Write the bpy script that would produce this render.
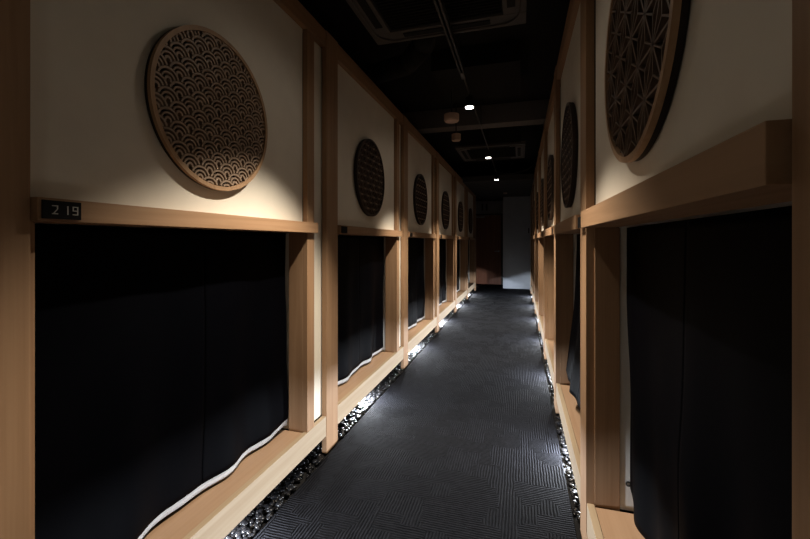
import bpy, bmesh, math, random
from mathutils import Vector, Matrix
random.seed(7)
for o in list(bpy.data.objects): bpy.data.objects.remove(o)
SC = bpy.context.scene
C = SC.collection
PI = math.pi

# ------------------------------------------------------------------ camera
F_PX = 395.0
cam_d = bpy.data.cameras.new('camera'); cam = bpy.data.objects.new('camera', cam_d); C.objects.link(cam)
cam_d.sensor_fit = 'HORIZONTAL'; cam_d.sensor_width = 36.0
cam_d.lens = F_PX/810*36; cam_d.shift_y = -27.5/810; cam_d.clip_start = 0.02
cam.location = (0, 0, 1.3); cam.rotation_euler = (PI/2, 0, math.atan(115/F_PX))
SC.camera = cam

# ------------------------------------------------------------------ world, exposure
w = bpy.data.worlds.new('world'); SC.world = w; w.use_nodes = True
w.node_tree.nodes['Background'].inputs[0].default_value = (0.9, 0.95, 1, 1)
w.node_tree.nodes['Background'].inputs[1].default_value = 0.0
vs = SC.view_settings
vs.view_transform = 'Standard'; vs.look = 'None'; vs.exposure = 0.0; vs.gamma = 1.0; vs.use_curve_mapping = False

LAMP_W = 230.0        # spot lamps on the track, narrow beam
LAMP_FILL = 1.7     # the same lamps' wide spill
LED_W = 32.0          # floor lights under the rails
LAMP_COL = (1.0, 0.87, 0.70)
LED_COL = (0.86, 0.92, 1.0)

# ------------------------------------------------------------------ materials
def new_mat(name, col, rough=0.6, spec=0.3):
    m = bpy.data.materials.new(name); m.use_nodes = True
    b = m.node_tree.nodes['Principled BSDF']
    b.inputs['Base Color'].default_value = (*col, 1); b.inputs['Roughness'].default_value = rough
    b.inputs['Specular IOR Level'].default_value = spec
    return m, m.node_tree, b

def wood(name, c1, c2, axis, rough=0.55):
    m, nt, b = new_mat(name, c1, rough, 0.3)
    N = nt.nodes; L = nt.links
    tc = N.new('ShaderNodeTexCoord'); mp = N.new('ShaderNodeMapping')
    sc = [26.0, 26.0, 26.0]; sc[axis] = 0.9; mp.inputs['Scale'].default_value = sc
    L.new(tc.outputs['Object'], mp.inputs['Vector'])
    n1 = N.new('ShaderNodeTexNoise'); n1.inputs['Scale'].default_value = 1.0; n1.inputs['Detail'].default_value = 5; n1.inputs['Distortion'].default_value = 0.6
    L.new(mp.outputs[0], n1.inputs['Vector'])
    mp2 = N.new('ShaderNodeMapping'); s2 = [110.0]*3; s2[axis] = 2.5; mp2.inputs['Scale'].default_value = s2
    L.new(tc.outputs['Object'], mp2.inputs['Vector'])
    n2 = N.new('ShaderNodeTexNoise'); n2.inputs['Scale'].default_value = 1.0; n2.inputs['Detail'].default_value = 2
    L.new(mp2.outputs[0], n2.inputs['Vector'])
    ad = N.new('ShaderNodeMath'); ad.operation = 'MULTIPLY_ADD'; ad.inputs[1].default_value = 0.35
    L.new(n2.outputs[0], ad.inputs[0]); L.new(n1.outputs[0], ad.inputs[2])
    cr = N.new('ShaderNodeValToRGB'); cr.color_ramp.elements[0].position = 0.42; cr.color_ramp.elements[0].color = (*c2, 1)
    cr.color_ramp.elements[1].position = 0.85; cr.color_ramp.elements[1].color = (*c1, 1)
    L.new(ad.outputs[0], cr.inputs[0]); L.new(cr.outputs[0], b.inputs['Base Color'])
    bp = N.new('ShaderNodeBump'); bp.inputs['Strength'].default_value = 0.08; bp.inputs['Distance'].default_value = 0.002
    L.new(ad.outputs[0], bp.inputs['Height']); L.new(bp.outputs[0], b.inputs['Normal'])
    return m

W1, W2 = (0.335, 0.207, 0.12), (0.25, 0.146, 0.08)
wood_up = wood('pale_wood_upright', W1, W2, 2)
wood_long = wood('pale_wood_lengthwise', W1, W2, 1)
wood_sill = wood('pale_wood_sill', (0.34, 0.228, 0.15), (0.27, 0.17, 0.105), 1, 0.5)
wood_rail = wood('led_lit_wood_rail', (0.37, 0.295, 0.21), (0.30, 0.225, 0.148), 1, 0.5)  # rail wood kept lighter, cream look of the LED light in its colour
wood_ring = wood('disc_wood', (0.42, 0.27, 0.16), (0.30, 0.18, 0.10), 2, 0.5)
door_wood = wood('door_wood', (0.30, 0.115, 0.06), (0.21, 0.075, 0.04), 2, 0.45)

def noisy(name, c1, c2, scale, rough=0.8, bump=0.0, dist=0.002, spec=0.3, detail=4):
    m, nt, b = new_mat(name, c1, rough, spec); N = nt.nodes; L = nt.links
    tc = N.new('ShaderNodeTexCoord'); n = N.new('ShaderNodeTexNoise'); n.inputs['Scale'].default_value = scale; n.inputs['Detail'].default_value = detail
    L.new(tc.outputs['Object'], n.inputs['Vector'])
    cr = N.new('ShaderNodeValToRGB'); cr.color_ramp.elements[0].position = 0.3; cr.color_ramp.elements[1].position = 0.7
    cr.color_ramp.elements[0].color = (*c2, 1); cr.color_ramp.elements[1].color = (*c1, 1)
    L.new(n.outputs[0], cr.inputs[0]); L.new(cr.outputs[0], b.inputs['Base Color'])
    if bump:
        bp = N.new('ShaderNodeBump'); bp.inputs['Strength'].default_value = bump; bp.inputs['Distance'].default_value = dist
        L.new(n.outputs[0], bp.inputs['Height']); L.new(bp.outputs[0], b.inputs['Normal'])
    return m

plaster = noisy('plaster', (0.70, 0.66, 0.58), (0.66, 0.62, 0.545), 9, 0.9, 0.15, 0.003)
white_board = noisy('white_board', (0.70, 0.69, 0.65), (0.66, 0.65, 0.61), 5, 0.6)
black_paint = noisy('black_paint', (0.008, 0.0075, 0.008), (0.005, 0.005, 0.0055), 6, 0.9)
ceil_grey = noisy('dark_grey_ceiling', (0.05, 0.05, 0.052), (0.04, 0.04, 0.042), 4, 0.8)
beam_spill_lit = noisy('spill_lit_beam', (0.14, 0.135, 0.135), (0.12, 0.115, 0.115), 5, 0.8)  # beam colour raised to stand in for lamp spill and bounce on it
ac_paint = noisy('charcoal_enamel', (0.075, 0.07, 0.068), (0.06, 0.056, 0.055), 6, 0.5)
ac_dark = noisy('black_grille', (0.004, 0.004, 0.004), (0.003, 0.003, 0.003), 40, 0.8)
metal_blk = noisy('black_metal', (0.03, 0.03, 0.03), (0.02, 0.02, 0.02), 30, 0.4)
steel = noisy('steel', (0.45, 0.45, 0.45), (0.35, 0.35, 0.35), 30, 0.35)
backing = noisy('disc_backing', (0.018, 0.010, 0.007), (0.012, 0.007, 0.005), 20, 0.8)
stud_mat = noisy('pale_stud', (0.34, 0.26, 0.20), (0.28, 0.21, 0.16), 40, 0.5)
latt_mid = wood('mid_brown_lattice', (0.17, 0.115, 0.08), (0.12, 0.08, 0.055), 2, 0.45)
latt_brown = wood('brown_lattice', (0.34, 0.25, 0.185), (0.26, 0.185, 0.13), 2, 0.5)
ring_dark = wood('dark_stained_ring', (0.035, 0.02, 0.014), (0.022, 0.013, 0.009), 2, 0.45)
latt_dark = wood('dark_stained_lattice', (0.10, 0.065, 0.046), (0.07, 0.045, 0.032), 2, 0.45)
edge_black = noisy('disc_edge', (0.02, 0.013, 0.010), (0.015, 0.01, 0.008), 20, 0.6)
cloth = noisy('navy_black_cloth', (0.0007, 0.0008, 0.0016), (0.0005, 0.0006, 0.0012), 60, 0.55, 0.2, 0.001, 0.025)
hem_cloth = noisy('white_cloth', (0.42, 0.41, 0.40), (0.38, 0.37, 0.36), 60, 0.9)
wall_white = noisy('painted_white_wall', (0.36, 0.39, 0.44), (0.33, 0.36, 0.41), 5, 0.6)
wall_grey = noisy('grey_wall', (0.30, 0.30, 0.31), (0.27, 0.27, 0.28), 5, 0.8)
plate_mat = noisy('black_plate', (0.008, 0.008, 0.009), (0.006, 0.006, 0.007), 60, 0.6, 0, 0.002, 0.1)
digit_mat = noisy('silver_digit', (0.5, 0.5, 0.48), (0.45, 0.45, 0.43), 60, 0.4)
sensor_mat = noisy('pinkish_plastic', (0.55, 0.40, 0.32), (0.5, 0.36, 0.29), 20, 0.6)
pebble_mat, _nt, _b = new_mat('black_pebble', (0.008, 0.008, 0.009), 0.28, 0.22)

def emis(name, col, s):
    m, nt, b = new_mat(name, col); b.inputs['Emission Color'].default_value = (*col, 1); b.inputs['Emission Strength'].default_value = s
    return m
lamp_lens = emis('lamp_lens', (1.0, 0.95, 0.88), 12.0)
led_lens = emis('led_lens', (0.9, 0.95, 1.0), 6.0)

def carpet_mat():
    m, nt, b = new_mat('charcoal_woven_carpet', (0.05, 0.05, 0.055), 0.9, 0.03); N = nt.nodes; L = nt.links
    tc = N.new('ShaderNodeTexCoord')
    # slight wobble so that the ribs are not ruler-straight
    wn = N.new('ShaderNodeTexNoise'); wn.inputs['Scale'].default_value = 14; wn.inputs['Detail'].default_value = 2
    L.new(tc.outputs['Object'], wn.inputs['Vector'])
    wm = N.new('ShaderNodeVectorMath'); wm.operation = 'MULTIPLY_ADD'; wm.inputs[1].default_value = (0.010, 0.010, 0)
    L.new(wn.outputs['Color'], wm.inputs[0]); L.new(tc.outputs['Object'], wm.inputs[2])
    sep = N.new('ShaderNodeSeparateXYZ'); L.new(wm.outputs[0], sep.inputs[0])
    def rib(o, f):
        a = N.new('ShaderNodeMath'); a.operation = 'MULTIPLY'; a.inputs[1].default_value = f; L.new(o, a.inputs[0])
        s = N.new('ShaderNodeMath'); s.operation = 'SINE'; L.new(a.outputs[0], s.inputs[0]); return s.outputs[0]
    rx = rib(sep.outputs[0], 2*PI/0.0145); ry = rib(sep.outputs[1], 2*PI/0.0145)
    # patches chosen by cells
    mp = N.new('ShaderNodeMapping'); mp.inputs['Scale'].default_value = (9.5, 8.5, 1); L.new(wm.outputs[0], mp.inputs[0])
    vo = N.new('ShaderNodeTexVoronoi'); vo.distance = 'CHEBYCHEV'; vo.inputs['Scale'].default_value = 1.0; vo.inputs['Randomness'].default_value = 0.7
    L.new(mp.outputs[0], vo.inputs['Vector'])
    sc = N.new('ShaderNodeSeparateColor'); L.new(vo.outputs['Color'], sc.inputs[0])
    gt = N.new('ShaderNodeMath'); gt.operation = 'GREATER_THAN'; gt.inputs[1].default_value = 0.5; L.new(sc.outputs[0], gt.inputs[0])
    mx = N.new('ShaderNodeMix'); mx.data_type = 'FLOAT'; L.new(gt.outputs[0], mx.inputs[0]); L.new(rx, mx.inputs[2]); L.new(ry, mx.inputs[3])
    fn = N.new('ShaderNodeTexNoise'); fn.inputs['Scale'].default_value = 170; fn.inputs['Detail'].default_value = 3; L.new(tc.outputs['Object'], fn.inputs['Vector'])
    md = N.new('ShaderNodeTexNoise'); md.inputs['Scale'].default_value = 30; md.inputs['Detail'].default_value = 3; L.new(tc.outputs['Object'], md.inputs['Vector'])
    h1 = N.new('ShaderNodeMath'); h1.operation = 'MULTIPLY_ADD'; h1.inputs[1].default_value = 1.6; L.new(fn.outputs[0], h1.inputs[0]); L.new(mx.outputs[0], h1.inputs[2])
    h2 = N.new('ShaderNodeMath'); h2.operation = 'MULTIPLY_ADD'; h2.inputs[1].default_value = 2.2; L.new(md.outputs[0], h2.inputs[0]); L.new(h1.outputs[0], h2.inputs[2])
    cr = N.new('ShaderNodeValToRGB'); cr.color_ramp.elements[0].position = 0.15; cr.color_ramp.elements[1].position = 0.85
    cr.color_ramp.elements[0].color = (0.0014, 0.0015, 0.0020, 1); cr.color_ramp.elements[1].color = (0.0118, 0.0121, 0.0146, 1)
    hm = N.new('ShaderNodeMath'); hm.operation = 'MULTIPLY'; hm.inputs[1].default_value = 0.26; L.new(h2.outputs[0], hm.inputs[0])
    L.new(hm.outputs[0], cr.inputs[0]); L.new(cr.outputs[0], b.inputs['Base Color'])
    bp = N.new('ShaderNodeBump'); bp.inputs['Strength'].default_value = 0.95; bp.inputs['Distance'].default_value = 0.002
    L.new(h2.outputs[0], bp.inputs['Height']); L.new(bp.outputs[0], b.inputs['Normal'])
    return m
carpet = carpet_mat()

# ------------------------------------------------------------------ helpers
def obj(name, bm, mat, parent=None, smooth=False, loc=None):
    me = bpy.data.meshes.new(name); bm.normal_update(); bm.to_mesh(me); bm.free()
    if smooth:
        for p in me.polygons: p.use_smooth = True
    me.materials.append(mat)
    o = bpy.data.objects.new(name, me); C.objects.link(o)
    if parent: o.parent = parent
    if loc: o.location = loc
    return o
def tag(o, label, cat, group=None, kind=None):
    o['label'] = label; o['category'] = cat
    if group: o['group'] = group
    if kind: o['kind'] = kind
    return o
def thing(name, label, cat, loc, rz=0, group=None):
    o = bpy.data.objects.new(name, None); C.objects.link(o); o.location = loc; o.rotation_euler = (0, 0, rz)
    return tag(o, label, cat, group)
def struct(name, bm, mat, parent=None):
    o = obj(name, bm, mat, parent)
    if not parent: o['kind'] = 'structure'
    return o
def box(bm, x0, x1, y0, y1, z0, z1, bev=0.0):
    r = bmesh.ops.create_cube(bm, size=1.0, matrix=Matrix.Translation(((x0+x1)/2, (y0+y1)/2, (z0+z1)/2)) @ Matrix.Diagonal((abs(x1-x0), abs(y1-y0), abs(z1-z0), 1)))
    if bev:
        es = list({e for v in r['verts'] for e in v.link_edges})
        bmesh.ops.bevel(bm, geom=es, offset=bev, segments=2, affect='EDGES', profile=0.7)
    return bm
def nb(): return bmesh.new()
def cyl(bm, p0, p1, r0, r1=None, seg=20):
    p0 = Vector(p0); p1 = Vector(p1); r1 = r0 if r1 is None else r1
    d = p1-p0; q = d.to_track_quat('Z', 'Y').to_matrix().to_4x4()
    bmesh.ops.create_cone(bm, cap_ends=True, segments=seg, radius1=r0, radius2=r1, depth=d.length, matrix=Matrix.Translation((p0+p1)/2) @ q)
    return bm
def tube(bm, pts, r, seg=8):
    for a, b in zip(pts, pts[1:]): cyl(bm, a, b, r, seg=seg)
    for p in pts[1:-1]: bmesh.ops.create_uvsphere(bm, u_segments=seg, v_segments=6, radius=r, matrix=Matrix.Translation(Vector(p)))
    return bm
def annulus(bm, r0, r1, z0, z1, seg=96, axis='X'):
    # ring of rectangular section; axis = direction of thickness
    def P(r, a, z):
        return (z, r*math.cos(a), r*math.sin(a)) if axis == 'X' else (r*math.cos(a), r*math.sin(a), z)
    R = []
    for i in range(seg):
        a = 2*PI*i/seg
        R.append([bm.verts.new(P(r, a, z)) for r, z in ((r0, z0), (r1, z0), (r1, z1), (r0, z1))])
    for i in range(seg):
        A, B = R[i], R[(i+1) % seg]
        for k in range(4):
            bm.faces.new((A[k], A[(k+1) % 4], B[(k+1) % 4], B[k]))
    bmesh.ops.recalc_face_normals(bm, faces=bm.faces)
    return bm

XL, XR = -1.14, 0.26             # faces of the posts
HT_L, HT_R = 2.60, 2.64
PL, PR = 1.682, 1.435             # pitch of the bays
S0L, S0R = 0.667, 0.487          # where the first openings begin
OPL, OPR = 1.308, 1.265          # width of an opening
NL, NR = 6, 7
END_L = S0L+NL*PL; END_R = 11.30
LINT = {-1: (1.352, 1.410), 1: (1.358, 1.424)}

# ------------------------------------------------------------------ the room
b = nb(); box(b, -3.2, 2.4, -2.2, 12.6, -0.12, -0.02); struct('floor', b, black_paint)
b = nb(); box(b, -1.115, 0.238, -1.5, 12.25, -0.02, 0.012, 0.003); tag(obj('corridor_carpet', b, carpet), 'charcoal woven carpet running down the middle of the corridor', 'carpet')
b = nb(); box(b, -3.2, 2.4, -2.2, 12.6, 2.98, 3.1); struct('ceiling', b, black_paint)
b = nb(); box(b, -3.3, -3.2, -2.2, 12.6, -0.12, 3.1); struct('wall_left', b, black_paint)
b = nb(); box(b, 2.4, 2.5, -2.2, 12.6, -0.12, 3.1); struct('wall_right', b, black_paint)
b = nb(); box(b, -3.3, 2.5, -2.3, -2.2, -0.12, 3.1); struct('wall_back', b, black_paint)
b = nb(); box(b, -3.2, 2.4, 8.25, 12.6, 2.55, 2.66); struct('ceiling_low', b, ceil_grey)
b = nb(); box(b, -0.45, 2.4, 11.30, 11.42, -0.02, 2.55); struct('wall_front', b, wall_white)
b = nb(); box(b, -0.45, -0.35, 11.42, 12.25, -0.02, 2.55); struct('wall_return', b, wall_grey)
b = nb()
box(b, -3.2, -1.34, 12.25, 12.4, -0.02, 2.55); box(b, -0.50, 2.4, 12.25, 12.4, -0.02, 2.55); box(b, -1.34, -0.50, 12.25, 12.4, 2.16, 2.55)
struct('wall_far', b, wall_grey)
b = nb(); box(b, -1.06, -0.452, 12.21, 12.25, 2.165, 2.20); struct('trim_1', b, wall_grey)
d = bpy.data.objects.new('door_1', None); C.objects.link(d); d.location = (-0.92, 12.27, 0); d['kind'] = 'structure'
b = nb(); box(b, -0.375, 0.375, 0, 0.04, 0.015, 2.12, 0.003); obj('door_leaf', b, door_wood, d)
b = nb(); box(b, -0.42, -0.38, -0.03, 0.06, -0.005, 2.16); box(b, 0.38, 0.42, -0.03, 0.06, -0.005, 2.16); box(b, -0.38, 0.38, -0.03, 0.06, 2.125, 2.16); obj('door_frame', b, metal_blk, d)
b = nb(); cyl(b, (0.30, 0, 1.02), (0.30, -0.055, 1.02), 0.012); cyl(b, (0.30, -0.05, 1.02), (0.18, -0.05, 1.02), 0.010); cyl(b, (0.30, 0.0, 1.02), (0.30, -0.008, 1.02), 0.026)
h = obj('door_handle', b, steel, d); h['label'] = 'steel lever handle'
b = nb(); box(b, -0.36, -0.12, -0.06, -0.002, 2.04, 2.085, 0.006); cyl(b, (-0.15, -0.05, 2.09), (0.02, -0.03, 2.10), 0.008); obj('door_closer', b, steel, d)
b = nb(); box(b, -3.2, 2.4, 4.93, 5.14, 2.75, 2.98); struct('beam', b, beam_spill_lit)
b = nb(); box(b, 0.215, 0.243, 11.27, 11.30, 1.54, 1.68, 0.003); tag(obj('switch_panel', b, metal_blk), 'small dark switch panel on the pale end wall beside the right-hand bays', 'switch')
for i, x in enumerate((-1.10, -0.97)):
    b = nb(); box(b, x-0.025, x+0.025, 12.20, 12.25, 2.26, 2.46, 0.004)
    tag(obj('bracket', b, metal_blk), ('left' if i == 0 else 'right') + ' one of the two small dark brackets above the door', 'bracket', None)

# ------------------------------------------------------------------ sleeping bays
ORD = ['nearest', 'second', 'third', 'fourth', 'fifth', 'sixth', 'seventh']
def bay(side, k):
    """side -1 = left, +1 = right; local x points away from the corridor (q), mirrored for the left"""
    L_ = side < 0
    P, S0, OP, XF, HT = (PL, S0L, OPL, XL, HT_L) if L_ else (PR, S0R, OPR, XR, HT_R)
    y = S0+P*k
    nm = 'left' if L_ else 'right'
    lab = '%s pale timber sleeping bay along the %s wall, with white plaster above its opening' % (ORD[k], nm)
    if L_ and k == 0: lab = 'nearest pale timber sleeping bay on the left, its lintel carrying plate 219'
    if L_ and k == NL-1: lab = 'farthest pale timber sleeping bay on the left, beside the brown door'
    if not L_ and k == 0: lab = 'nearest pale timber sleeping bay on the right, cut off by the photo edge'
    if not L_ and k == NR-1: lab = 'farthest pale timber sleeping bay on the right, meeting the pale end wall'
    LINT0, LINT1 = LINT[side]
    t = thing('sleeping_bay', lab, 'sleeping bay', (XF, y, 0), 0, 'timber sleeping bays on the %s of the corridor' % nm)
    def B(bm, q0, q1, s0, s1, h0, h1, bev=0.0015): box(bm, side*q0, side*q1, s0, s1, h0, h1, bev)
    def part(name, mat, *a, **kw):
        bm = nb(); B(bm, *a, **kw); return obj(name, bm, mat, t)
    G = 0.0008
    pw = 0.155 if L_ else 0.158
    pp = P-pw
    part('post', wood_up, 0, 0.032, pp, P, 0.0, HT)
    part('top_beam', wood_long, 0.006, 0.07, G, pp-G, 2.50 if L_ else 2.53, HT)
    zt = (2.50 if L_ else 2.53)-G
    part('plaster_panel', plaster, 0.036, 0.055, G, (OP if L_ else pp)-G, LINT1+G, zt)
    part('lintel', wood_long, -0.02, 0.112, 0.002, OP+0.078 if L_ else pp-0.002, LINT0, LINT1, bev=0.002)
    part('rail', wood_rail, 0.003, 0.03, G, pp-G, 0.108, 0.23)
    part('sill', wood_sill, 0.0325, 0.34, 0.03, OP-G, 0.195, 0.226)
    part('plinth', black_paint, 0.40, 0.42, 0, P, -0.02, 0.19)
    if L_:
        bm = nb(); B(bm, 0.006, 0.034, OP, OP+0.078, 0.2305, LINT0-G); B(bm, 0.0065, 0.034, OP, OP+0.078, LINT1+G, zt); obj('stile', bm, wood_up, t)
        part('jamb', wood_up, 0.0345, 0.124, OP, OP+0.028, 0.1945, LINT0-G)
        part('plaster_strip', plaster, 0.040, 0.055, OP+0.0785, pp+0.02, 0.2305, zt)
    else:
        part('jamb', wood_up, 0.0325, 0.124, OP+0.006, OP+0.032, 0.1945, LINT0-G)
    part('jamb', wood_up, 0.0335, 0.124, 0.0, 0.028, 0.1945, LINT0-G)
    # the sleeping space behind the curtain
    part('inner_side_wall', white_board, 0.126, 1.15, OP+0.012, OP+0.035, 0.227, 1.42)
    part('inner_side_wall', white_board, 0.126, 1.15, 0.0, 0.025, 0.227, 1.42)
    part('inner_back_wall', white_board, 1.151, 1.17, 0.0, OP+0.035, 0.10, 1.42)
    part('inner_ceiling', white_board, 0.114, 1.17, 0.0, OP+0.035, 1.4205, 1.44)
    part('mattress', hem_cloth, 0.345, 1.149, 0.03, OP+0.008, 0.14, 0.30, bev=0.02)
    part('roof', black_paint, 0.056, 1.2, G, P-G, HT-0.03, HT-0.001)
    part('bay_divider', black_paint, 0.056, 1.2, OP+0.04, OP+0.06, 0.2, HT-0.031)
    if not L_ and k == 0:
        bm = nb(); annulus(bm, 0.006, 0.010, -0.002, 0.002, 20, 'X')
        o = obj('hook_eye', bm, metal_blk, t); o.rotation_euler = (0, 0, PI/2); o.location = (0.155, OP+0.0085, 0.335)
    return t

for k in range(NL): bay(-1, k)
for k in range(NR): bay(1, k)
# corner posts in front of the first bays
b = nb(); box(b, -0.032, 0, -0.155, 0, 0, HT_L, 0.0015); tag(obj('timber_post', b, wood_up, loc=(XL, S0L-0.001, 0)), 'wide pale timber post at the left edge of the photo beside plate 219', 'post')
b = nb(); box(b, 0, 0.032, -0.158, 0, 0, HT_R, 0.0015); tag(obj('timber_post', b, wood_up, loc=(XR, S0R-0.001, 0)), 'wide pale timber post at the right edge of the photo', 'post')
# panelling that carries on behind the camera on either side, closing the corridor
b = nb(); box(b, -1.22, -1.175, -2.2, S0L-0.158, 0, HT_L); struct('wall_panel_left', b, plaster)
b = nb(); box(b, 0.295, 0.34, -2.2, S0R-0.161, 0, HT_R); struct('wall_panel_right', b, plaster)
# wall beyond the last right bay
b = nb(); box(b, 0.266, 0.34, S0R+NR*PR+0.002, 11.299, 0, HT_R); struct('wall_panel_far', b, plaster)

# ------------------------------------------------------------------ number plates
SEG = {'2': 'abged', '1': 'bc', '9': 'abcdfg'}
def plate(side, y0, z0, digits, label):
    xf = XL+0.02 if side < 0 else XR-0.02
    L_, H_ = 0.088, 0.046
    t = thing('number_plate', label, 'number plate', (xf, y0, z0), 0, 'black number plates on the bays')
    s = -side
    b = nb(); th = 0.006
    if side > 0: box(b, 0.0, 0.0185, 0, L_, 0, H_, 0.001)
    else: box(b, 0.0005, th, 0, L_, 0, H_, 0.001)
    pl = obj('plate', b, plate_mat, t)
    if digits:
        w_, h_, g = 0.013, 0.022, 0.0022
        for i, c in enumerate(digits):
            b = nb(); cy = 0.026+i*0.0235; cz = 0.012
            x0, x1 = th, th+0.0015
            for sgm in SEG[c]:
                if sgm == 'a': box(b, x0, x1, cy-w_/2, cy+w_/2, cz+h_-g, cz+h_)
                if sgm == 'd': box(b, x0, x1, cy-w_/2, cy+w_/2, cz, cz+g)
                if sgm == 'g': box(b, x0, x1, cy-w_/2, cy+w_/2, cz+h_/2-g/2, cz+h_/2+g/2)
                if sgm == 'b': box(b, x0, x1, cy+w_/2-g, cy+w_/2, cz+h_/2, cz+h_)
                if sgm == 'c': box(b, x0, x1, cy+w_/2-g, cy+w_/2, cz, cz+h_/2)
                if sgm == 'f': box(b, x0, x1, cy-w_/2, cy-w_/2+g, cz+h_/2, cz+h_)
                if sgm == 'e': box(b, x0, x1, cy-w_/2, cy-w_/2+g, cz, cz+h_/2)
            if c == '2':   # a slanting stroke instead of the square lower half
                b.free(); b = nb()
                box(b, x0, x1, cy-w_/2, cy+w_/2, cz, cz+g); box(b, x0, x1, cy-w_/2, cy+w_/2, cz+h_-g, cz+h_)
                box(b, x0, x1, cy+w_/2-g, cy+w_/2, cz+h_*0.6, cz+h_)
                vs_ = [b.verts.new(p) for p in ((x1, cy-w_/2, cz), (x1, cy-w_/2+g*1.5, cz), (x1, cy+w_/2, cz+h_*0.6), (x1, cy+w_/2-g*1.3, cz+h_*0.6))]
                b.faces.new(vs_)
            obj('digit', b, digit_mat, pl)
plate(-1, S0L+0.009, 1.3575, '219', 'black number plate reading 219 on the nearest left lintel')
for k in range(1, NL): plate(-1, S0L+PL*k+0.006, 1.3575, '', 'small black number plate on the lintel of the %s bay on the left' % ORD[k])
for k in range(NR-1): plate(1, S0R+PR*k+OPR+0.018, 1.360, '', 'small black number plate on the post between the %s and %s right bays' % (ORD[k], ORD[k+1]))

# ------------------------------------------------------------------ round lattice panels
RD = 0.309
def ribbon(bm, pts, wd, x0, x1, R, closed=False):
    """bar of width wd along pts (y, z), from x0 (back) to x1 (face); pieces outside radius R are left out"""
    n = len(pts)
    prev = None
    for i in range(n):
        p = Vector(pts[i])
        a = Vector(pts[max(i-1, 0)]); c = Vector(pts[min(i+1, n-1)])
        d = (c-a)
        if d.length < 1e-9: continue
        d.normalize(); nn = Vector((-d.y, d.x))*wd/2
        if p.length > R: prev = None; continue
        q = [p+nn, p-nn]
        cur = [bm.verts.new((x0, q[0].x, q[0].y)), bm.verts.new((x1, q[0].x, q[0].y)), bm.verts.new((x1, q[1].x, q[1].y)), bm.verts.new((x0, q[1].x, q[1].y))]
        if prev:
            for k in range(3):
                bm.faces.new((prev[k], prev[k+1], cur[k+1], cur[k]))
        else:
            bm.faces.new(cur)
        prev = cur
def seg_line(a, b, R, n=6):
    return [(a[0]+(b[0]-a[0])*i/n, a[1]+(b[1]-a[1])*i/n) for i in range(n+1)]
def lattice_waves(bm, R, x0, x1):
    r, row = 0.047, 0.0345
    j = 0; z = -R-0.05
    while z < R+0.05:
        off = r if j % 2 else 0
        for i in range(-5, 6):
            cy = i*2*r+off
            if cy*cy+z*z > (R+r)**2: continue
            low = [(cy-r, z-row), (cy+r, z-row), (cy, z-2*row)]
            for ro, wd, dx in ((r-0.0045, 0.0075, 0), (r*0.58, 0.0065, -0.001), (r*0.25, 0.008, -0.002)):
                pts = []; 
                run = []
                for q in range(25):
                    a = -0.3+(PI+0.6)*q/24
                    p = (cy+ro*math.cos(a), z+ro*math.sin(a))
                    ok = all((p[0]-c[0])**2+(p[1]-c[1])**2 > (r-0.0005)**2 for c in low)
                    if ok: run.append(p)
                    else:
                        if len(run) > 1: ribbon(bm, run, wd, x0, x1+dx, R)
                        run = []
                if len(run) > 1: ribbon(bm, run, wd, x0, x1+dx, R)
        z += row; j += 1
def lattice_hemp(bm, R, x0, x1):
    s = 0.112; hx = s*math.sqrt(3)/2
    def V(i, j): return (i*hx, j*s+(i % 2)*s/2)
    SW = lambda p: (p[1], p[0])
    done = set()
    def bar(a, c, wd):
        key = tuple(sorted(((round(a[0], 4), round(a[1], 4)), (round(c[0], 4), round(c[1], 4)))))
        if key in done: return
        done.add(key); ribbon(bm, seg_line(SW(a), SW(c), R, 8), wd, x0, x1, R)
    for i in range(-4, 5):
        for j in range(-4, 5):
            A = V(i, j); up = (A[0], A[1]+s)
            rt = (A[0]+hx, A[1]+s/2); rd = (A[0]+hx, A[1]-s/2)
            for T in ((A, up, rt), (A, rt, rd)):
                g = (sum(p[0] for p in T)/3, sum(p[1] for p in T)/3)
                for q in range(3):
                    bar(T[q], T[(q+1) % 3], 0.006); bar(T[q], g, 0.0042)
def lattice_shippo(bm, R, x0, x1):
    r = 0.062
    for i in range(-7, 8):
        for j in range(-7, 8):
            if (i+j) % 2: continue
            c = (i*r, j*r*0.8)
            if math.hypot(*c) > R+r: continue
            ribbon(bm, [(c[0]+r*math.cos(2*PI*q/24), c[1]+r*0.8*math.sin(2*PI*q/24)) for q in range(25)], 0.006, x0, x1, R)
            if False:
                ribbon(bm, [(c[0]+0.007*math.cos(2*PI*q/8), c[1]+0.009*math.sin(2*PI*q/8)) for q in range(9)], 0.010, x0, x1+0.001, R)
def lattice_hex(bm, R, x0, x1):
    s = 0.052
    for i in range(-5, 6):
        for j in range(-5, 6):
            c = (i*s*math.sqrt(3)+(j % 2)*s*math.sqrt(3)/2, j*1.5*s)
            if math.hypot(*c) > R+s: continue
            for rr, wd in ((s, 0.005),):
                pts = [(c[0]+rr*math.sin(PI/3*q), c[1]+rr*math.cos(PI/3*q)) for q in range(7)]
                full = []
                for a, d in zip(pts, pts[1:]): full += seg_line(a, d, R, 3)[:-1]
                ribbon(bm, full+[pts[-1]], wd, x0, x1, R)
def studs(bm, kind, R, x0, x1):
    if kind == 'shippo':
        r = 0.062
        for i in range(-7, 8):
            for j in range(-7, 8):
                c = (i*r, j*r*0.8)
                if (i+j) % 2 == 0 and math.hypot(*c) < R-0.014: cyl(bm, (x0, c[0], c[1]), (x1, c[0], c[1]), 0.010, 0.006, 8)
    else:
        s = 0.052
        for i in range(-5, 6):
            for j in range(-5, 6):
                c = (i*s*math.sqrt(3)+(j % 2)*s*math.sqrt(3)/2, j*1.5*s)
                if math.hypot(*c) < R-0.022: box(bm, x0, x1, c[0]-0.017, c[0]+0.017, c[1]-0.007, c[1]+0.007)
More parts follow.
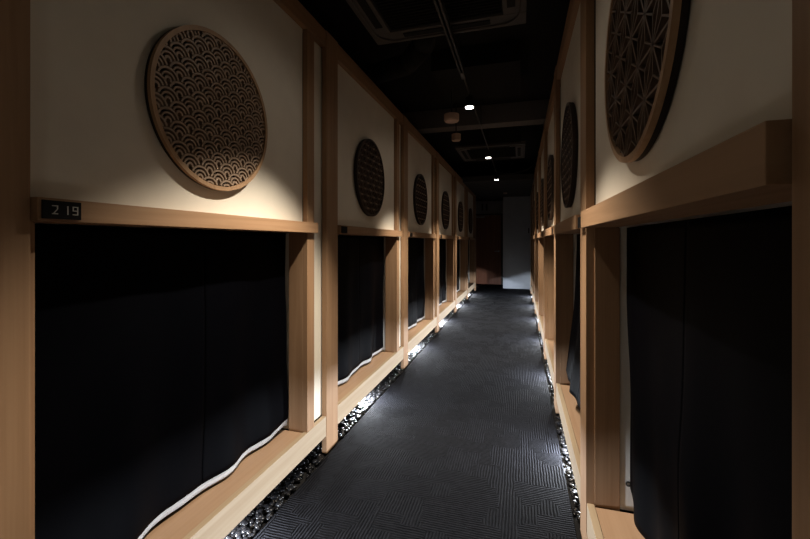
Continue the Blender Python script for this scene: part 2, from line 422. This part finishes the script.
LATT = {'waves': lattice_waves, 'hemp': lattice_hemp, 'shippo': lattice_shippo, 'hex': lattice_hex}
latt_mesh = {}
def disc(side, y, z, kind, label):
    x = XL-0.0335 if side < 0 else XR+0.034
    t = thing('round_lattice_panel', label, 'wall ornament', (x, y, z), 0 if side < 0 else PI, 'round lattice panels on the %s wall' % ('left' if side < 0 else 'right'))
    key = kind
    if key not in latt_mesh:
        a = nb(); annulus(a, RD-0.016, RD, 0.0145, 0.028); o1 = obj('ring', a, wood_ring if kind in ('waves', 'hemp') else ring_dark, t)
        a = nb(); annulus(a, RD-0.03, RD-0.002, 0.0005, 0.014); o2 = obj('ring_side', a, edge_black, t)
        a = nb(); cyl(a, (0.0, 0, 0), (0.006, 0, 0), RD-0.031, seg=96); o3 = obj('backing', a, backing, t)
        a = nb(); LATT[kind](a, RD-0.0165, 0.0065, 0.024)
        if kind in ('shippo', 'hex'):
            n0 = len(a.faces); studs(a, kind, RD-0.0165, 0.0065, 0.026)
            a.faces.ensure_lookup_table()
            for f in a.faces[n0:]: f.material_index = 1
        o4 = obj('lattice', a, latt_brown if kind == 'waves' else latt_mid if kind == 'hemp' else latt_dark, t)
        o4.data.materials.append(stud_mat)
        latt_mesh[key] = (o1, o2, o3, o4)
    else:
        for s_ in latt_mesh[key]:
            c = s_.copy(); C.objects.link(c); c.parent = t
    return t
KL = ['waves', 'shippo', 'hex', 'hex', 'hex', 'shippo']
DL = ['large round lattice panel of stacked wave scales above plate 219',
      'round lattice panel of interlocking circles, second from the camera on the left',
      'round dark lattice panel with rows of light dashes, third on the left',
      'fourth round dark lattice panel from the camera on the left',
      'fifth round dark lattice panel from the camera on the left',
      'small farthest round dark lattice panel on the left, nearest the brown door']
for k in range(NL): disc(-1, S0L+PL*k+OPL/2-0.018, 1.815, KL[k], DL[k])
KR = ['hemp', 'shippo', 'hex', 'shippo', 'hex', 'shippo', 'hex']
DR = ['large round panel of star-shaped hemp leaf lattice, cropped by the top edge on the right',
      'tall-looking round dark lattice panel, second from the camera on the right']
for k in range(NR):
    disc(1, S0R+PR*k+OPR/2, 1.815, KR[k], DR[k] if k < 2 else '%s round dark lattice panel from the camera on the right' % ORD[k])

# ------------------------------------------------------------------ curtains
def curtain(side, k):
    L_ = side < 0
    P, S0, OP, XF = (PL, S0L, OPL, XL) if L_ else (PR, S0R, OPR, XR)
    q = 0.142 if L_ else 0.146
    LT0 = LINT[side][0]
    rnd = random.Random(11*k+(5 if L_ else 0))
    t = thing('curtain', ('%s dark navy split curtain hanging in the %s bay on the %s' % ('wide' if k == 0 else 'narrow-looking', ORD[k], 'left' if L_ else 'right')),
              'curtain', (XF+side*q, S0+P*k, 0), 0, 'split curtains in the %s bays' % ('left' if L_ else 'right'))
    y0, y1 = 0.032, OP-0.004
    ym = (y0+y1)/2+0.03
    zt = LT0-0.0015
    ph = [rnd.uniform(0, 6.28) for _ in range(6)]
    def edge(v, side_out):           # how the far/near edge drifts going down (v 0 top .. 1 bottom)
        return 0
    def bulge(y, v):
        u = (y-y0)/(y1-y0)
        f = 0.15+0.85*v**1.2 if v > 0 else 0
        f = min(1.0, v*3)*f
        d = 0.013*math.sin(u*17+ph[0])*f+0.007*math.sin(u*31+ph[1]+v*2)*f+0.016*math.sin(u*6+ph[2]+v*3)*f*(1-v*0.8)
        d += 0.003*math.sin(v*13+u*9+ph[3])*f+0.014*(1-0.8*v**3)*math.sin(u*11+v*5+ph[5])*abs(math.sin(v*2.6+u*3+ph[4]))*f
        return d
    def zb(y):
        u = (y-y0)/(y1-y0)
        base = 0.274 if L_ else 0.322
        if L_: return base+0.004*math.sin(u*9+ph[4])+(0.022*max(0, (u-0.88)/0.12) if k == 0 else 0)
        return base+0.006*math.sin(u*8+ph[4])+0.035*max(0, (u-0.9)/0.1)
    out = 0.0 if L_ else (0.012 if k == 0 else 0.085 if k == 1 else 0.03)
    def sweep(y, v):                  # right-hand curtains swing out into the corridor at the foot and draw in from the jamb
        return out*v**2
    def panel(name, a, c, mat, dq, zlow, ztop=None, th=0.004, nu=48, nv=44, pull=0.0):
        bm = nb(); rows = []
        for j in range(nv+1):
            v = j/nv; r = []
            for i in range(nu+1):
                y = a+(c-a)*i/nu
                zz0 = zlow(y); z = (ztop if ztop else zt)+(zz0-(ztop if ztop else zt))*v
                vv = (zt-z)/(zt-0.28)
                xq = bulge(y, max(0, vv))+sweep(y, max(0, vv))
                yy = y-pull*max(0, vv)**4*max(0, (y-ym)/(y1-ym))
                r.append((side*(-xq+dq), yy, z))
            rows.append(r)
        F_ = [[bm.verts.new(p) for p in r] for r in rows]
        K = [[bm.verts.new((p[0]+side*th, p[1], p[2])) for p in r] for r in rows]
        for j in range(nv):
            for i in range(nu):
                bm.faces.new((F_[j][i], F_[j][i+1], F_[j+1][i+1], F_[j+1][i]))
                bm.faces.new((K[j][i], K[j+1][i], K[j+1][i+1], K[j][i+1]))
        for j in range(nv):
            bm.faces.new((F_[j][0], F_[j+1][0], K[j+1][0], K[j][0])); bm.faces.new((F_[j][nu], K[j][nu], K[j+1][nu], F_[j+1][nu]))
        for i in range(nu):
            bm.faces.new((F_[0][i], K[0][i], K[0][i+1], F_[0][i+1])); bm.faces.new((F_[nv][i], F_[nv][i+1], K[nv][i+1], K[nv][i]))
        bmesh.ops.recalc_face_normals(bm, faces=bm.faces)
        return obj(name, bm, mat, t, smooth=True)
    pull = 0.0 if L_ else 0.06
    panel('cloth_panel', y0, ym-0.002, cloth, 0, zb, pull=pull)
    panel('cloth_panel', ym+0.002, y1, cloth, 0.0, zb, pull=pull)
    if L_:
        hem = lambda y: zb(y)-0.030+0.003*math.sin((y-y0)*7+ph[5])
        p = panel('white_lining', y0, y1, hem_cloth, 0.006, hem, ztop=0.5, nv=14, nu=64, th=0.003); p['label'] = 'white hem'
    else:
        # white binding down the far edge
        p = panel('white_lining', y1-0.08, y1+0.0005, hem_cloth, 0.006, zb, nv=40, nu=6, th=0.002, pull=pull)
    bm = nb(); cyl(bm, (side*0.018, 0.030, LT0-0.011), (side*0.018, OP-0.002, LT0-0.011), 0.009, seg=12); obj('rod', bm, metal_blk, t)
for k in range(NL): curtain(-1, k)
for k in range(NR): curtain(1, k)

# ------------------------------------------------------------------ pebbles (uncountable gravel under the bays)
def pebbles(name, x0, x1, ya, yb, n, near, label):
    rnd = random.Random(3)
    src1 = nb(); bmesh.ops.create_icosphere(src1, subdivisions=2, radius=1); src2 = nb(); bmesh.ops.create_icosphere(src2, subdivisions=1, radius=1)
    S = []
    for s in (src1, src2):
        s.verts.ensure_lookup_table(); S.append(([v.co.copy() for v in s.verts], [[v.index for v in f.verts] for f in s.faces])); s.free()
    verts = []; faces = []
    for i in range(n):
        u = rnd.random(); y = ya+(yb-ya)*u; x = rnd.uniform(x0, x1)
        if x < 0: inpost = x > XL-0.052 and (y-S0L) % PL > PL-0.177 or (y < S0L+0.02 and x > XL-0.052)
        else: inpost = x < XR+0.052 and (y-S0R) % PR > PR-0.18
        if inpost: continue
        vs_, fs_ = S[0] if y < near else S[1]
        r = rnd.uniform(0.009, 0.017)
        M = Matrix.Translation((x, y, 0.0+rnd.uniform(-0.006, 0.008))) @ Matrix.Rotation(rnd.uniform(0, PI), 4, 'Z') @ Matrix.Rotation(rnd.uniform(-.4, .4), 4, 'X') @ Matrix.Diagonal((r*rnd.uniform(1, 1.5), r, r*rnd.uniform(.45, .7), 1))
        o = len(verts); verts += [tuple(M @ v) for v in vs_]; faces += [[o+a for a in f] for f in fs_]
    me = bpy.data.meshes.new(name); me.from_pydata(verts, [], faces)
    for p in me.polygons: p.use_smooth = True
    me.materials.append(pebble_mat)
    o = bpy.data.objects.new(name, me); C.objects.link(o)
    return tag(o, label, 'pebbles', None, 'stuff')
pebbles('pebble_bed', -1.50, -1.137, 0.6, 12.0, 11500, 4.5, 'black polished pebbles filling the strip under the left bays')
pebbles('pebble_bed', 0.258, 0.62, 0.3, 11.2, 9500, 3.5, 'black polished pebbles filling the strip under the right bays')

# ------------------------------------------------------------------ floor lights under the rails
def floor_light(side, k):
    L_ = side < 0
    P, S0, OP, XF = (PL, S0L, OPL, XL) if L_ else (PR, S0R, OPR, XR)
    y = S0+P*k+OP/2; x = XF+side*0.115
    t = thing('floor_light', 'small cold white floor light glowing under the rail of the %s bay on the %s' % (ORD[k], 'left' if L_ else 'right'), 'light', (x, y, 0.0), 0, 'floor lights under the bays')
    b = nb(); box(b, side*0.012, side*0.04, -0.04, 0.04, 0.055, 0.192, 0.002); hs = obj('housing', b, metal_blk, t)
    b = nb(); cyl(b, (side*0.012, 0, 0.080), (side*0.006, 0, 0.080), 0.014); obj('lens', b, led_lens, hs)
    ld = bpy.data.lights.new('led', 'AREA'); ld.shape = 'DISK'; ld.size = 0.022;  ld.energy = LED_W; ld.color = LED_COL
    lo = bpy.data.objects.new('led_beam', ld); C.objects.link(lo); lo.parent = t; lo.location = (side*0.004, 0, 0.080)
    lo.rotation_euler = (0, math.radians(90-16)*(1 if L_ else -1)*-1, 0)
for k in range(NL): floor_light(-1, k)
for k in range(NR): floor_light(1, k)

# ------------------------------------------------------------------ track and its spot lamps
XT = -0.412
t = thing('lighting_track', 'thin dark lighting track running along the ceiling above the corridor', 'lighting track', (XT, 0, 0))
b = nb(); box(b, -0.018, -0.006, -1.2, 2.90, 2.545, 2.575); box(b, 0.006, 0.018, -1.2, 2.90, 2.545, 2.575); box(b, -0.018, 0.018, -1.2, 2.90, 2.575, 2.585); obj('channel', b, metal_blk, t)
b = nb(); box(b, -0.016, 0.016, 2.90, 3.02, 2.54, 2.58, 0.004); obj('end_connector', b, ac_paint, t)
b = nb(); tube(b, [(0, 3.0, 2.56), (0, 8.0, 2.56)], 0.007); obj('conduit', b, metal_blk, t)
b = nb()
for y in (0.3, 2.8, 4.4, 7.2): cyl(b, (0, y, 2.567), (0, y, 2.975), 0.005, seg=8)
obj('hanger', b, metal_blk, t)
def lamp(y, zb, tilt, label, ang=86, pw=1.35, lean=0):
    t = thing('spot_lamp', label, 'spot lamp', (XT, y, zb), 0, 'spot lamps on the ceiling track')
    b = nb(); cyl(b, (0, 0, 0.004), (0, 0, 0.085), 0.041, 0.036, 28); shd = obj('shade', b, metal_blk, t)
    b = nb(); cyl(b, (0, 0, -0.002), (0, 0, 0.0035), 0.034, seg=28); obj('lens', b, lamp_lens, shd)
    b = nb(); cyl(b, (0, 0, 0.085), (0, 0, 2.553-zb), 0.007, seg=10); obj('stem', b, metal_blk, t)
    for nm, e, sp, bl in (('lamp_beam', LAMP_W*pw, ang, 0.6), ('lamp_spill', LAMP_FILL, 168, 0.5)):
        ld = bpy.data.lights.new(nm, 'SPOT'); ld.energy = e; ld.color = LAMP_COL; ld.spot_size = math.radians(sp); ld.spot_blend = bl; ld.shadow_soft_size = 0.02
        lo = bpy.data.objects.new(nm, ld); C.objects.link(lo); lo.parent = t; lo.location = (0, 0, -0.025)
        lo.rotation_euler = (math.radians(tilt), math.radians(lean), 0)
lamp(1.74, 2.44, -9, 'spot lamp on the track just above the photo, lighting the nearest bays', 86, 1.35, 2.5)
lamp(-0.60, 2.44, 0, 'spot lamp on the track above and behind the camera', 84, 0.12)
lamp(3.37, 2.44, 9, 'brightest spot lamp hanging under the track, nearest of the three lamps in view')
lamp(5.46, 2.44, 5, 'middle one of the three glowing spot lamps, in front of the far air conditioner')
lamp(7.44, 2.44, 0, 'smallest and farthest glowing spot lamp under the ceiling', 80, 1.1)

# ------------------------------------------------------------------ ceiling cassettes
def cassette(x, y, z, label):
    t = thing('air_conditioner', label, 'air conditioner', (x, y, z), 0, 'ceiling air conditioners')
    s = 0.475
    b = nb()
    for a in ((-s, s, -s, -s+0.13), (-s, s, s-0.13, s), (-s, -s+0.13, -s+0.131, s-0.131), (s-0.13, s, -s+0.131, s-0.131)): box(b, *a, 0, 0.035, 0.004)
    pn = obj('panel', b, ac_paint, t)
    b = nb(); box(b, -0.42, 0.42, -0.42, 0.42, 0.036, 0.30); obj('body', b, metal_blk, t)
    b = nb(); g = s-0.131
    box(b, -g, g, -g, g, 0.02, 0.03)
    for i in range(24):
        u = -g+2*g*(i+0.5)/24; box(b, -g+0.01, g-0.01, u-0.004, u+0.004, 0.008, 0.021)
    obj('intake_grille', b, ac_dark, t)
    for rz in range(4):
        b = nb(); box(b, -0.27, 0.27, s-0.105, s-0.06, -0.006, 0.0, 0.002); o = obj('louvre', b, ac_dark, pn); o.rotation_euler = (0, 0, rz*PI/2)
    # raised rounded moulding round the panel
    b = nb(); r = 0.12; q = s-0.035; pts = []
    for cx, cy, a0 in ((q-r, q-r, 0), (-q+r, q-r, PI/2), (-q+r, -q+r, PI), (q-r, -q+r, 1.5*PI)):
        for i in range(7): pts.append((cx+r*math.cos(a0+i*PI/12), cy+r*math.sin(a0+i*PI/12), -0.004))
    tube(b, pts+[pts[0]], 0.006, 6); obj('moulding', b, ac_paint, pn)
    b = nb()
    for sx in (-1, 1):
        for sy in (-1, 1): cyl(b, (sx*0.38, sy*0.38, 0.3), (sx*0.38, sy*0.38, 2.975-z), 0.006, seg=8)
    obj('hanger_rod', b, metal_blk, t)
cassette(-0.44, 2.02, 2.62, 'square charcoal air conditioner cassette at the top edge of the photo')
cassette(-0.405, 6.02, 2.62, 'square charcoal air conditioner cassette farther down the corridor ceiling')

# ------------------------------------------------------------------ ceiling sensors and ducts
def sensor(x, y, z, r, label, h=0.07, hang=True, top=2.975):
    t = thing('ceiling_sensor', label, 'ceiling sensor', (x, y, z), 0)
    b = nb(); cyl(b, (0, 0, 0.012), (0, 0, h), r, seg=32); shl = obj('shell', b, sensor_mat, t)
    b = nb(); cyl(b, (0, 0, 0.0), (0, 0, 0.0118), r*0.86, r*0.98, seg=32); obj('cover', b, sensor_mat, shl)
    if hang:
        b = nb(); cyl(b, (0, 0, h), (0, 0, top-z), 0.008, seg=10); obj('stem', b, metal_blk, t)
sensor(-0.65, 3.88, 2.49, 0.074, 'pinkish round sensor drum hanging beside the brightest spot lamp')
sensor(-0.74, 4.75, 2.52, 0.055, 'dim round sensor drum hanging before the ceiling beam', 0.08)
sensor(-0.36, 10.3, 2.515, 0.05, 'small round detector on the low ceiling before the pale end wall', 0.034, False)
b = nb(); tube(b, [(-2.6, 3.30, 2.78), (-1.2, 3.22, 2.76), (-0.9, 3.16, 2.78), (-0.72, 3.0, 2.84), (-0.66, 2.80, 2.90)], 0.085, 18)
tag(obj('duct', b, black_paint, smooth=True), 'bent black flexible duct under the ceiling beyond the nearest air conditioner', 'duct')
b = nb(); tube(b, [(-0.50, 7.4, 2.62), (-0.30, 7.5, 2.56), (-0.1, 7.55, 2.56), (0.15, 7.5, 2.62), (0.3, 7.45, 2.75), (0.5, 7.4, 2.975)], 0.006, 8)
tag(obj('cable', b, metal_blk), 'thin dark cable sagging under the ceiling before the low ceiling', 'cable')
b = nb(); box(b, -0.75, 0.0, 3.4, 4.2, 2.80, 2.975, 0.004); tag(obj('ventilation_box', b, black_paint), 'black ventilation box on the ceiling between air conditioner and beam', 'duct')
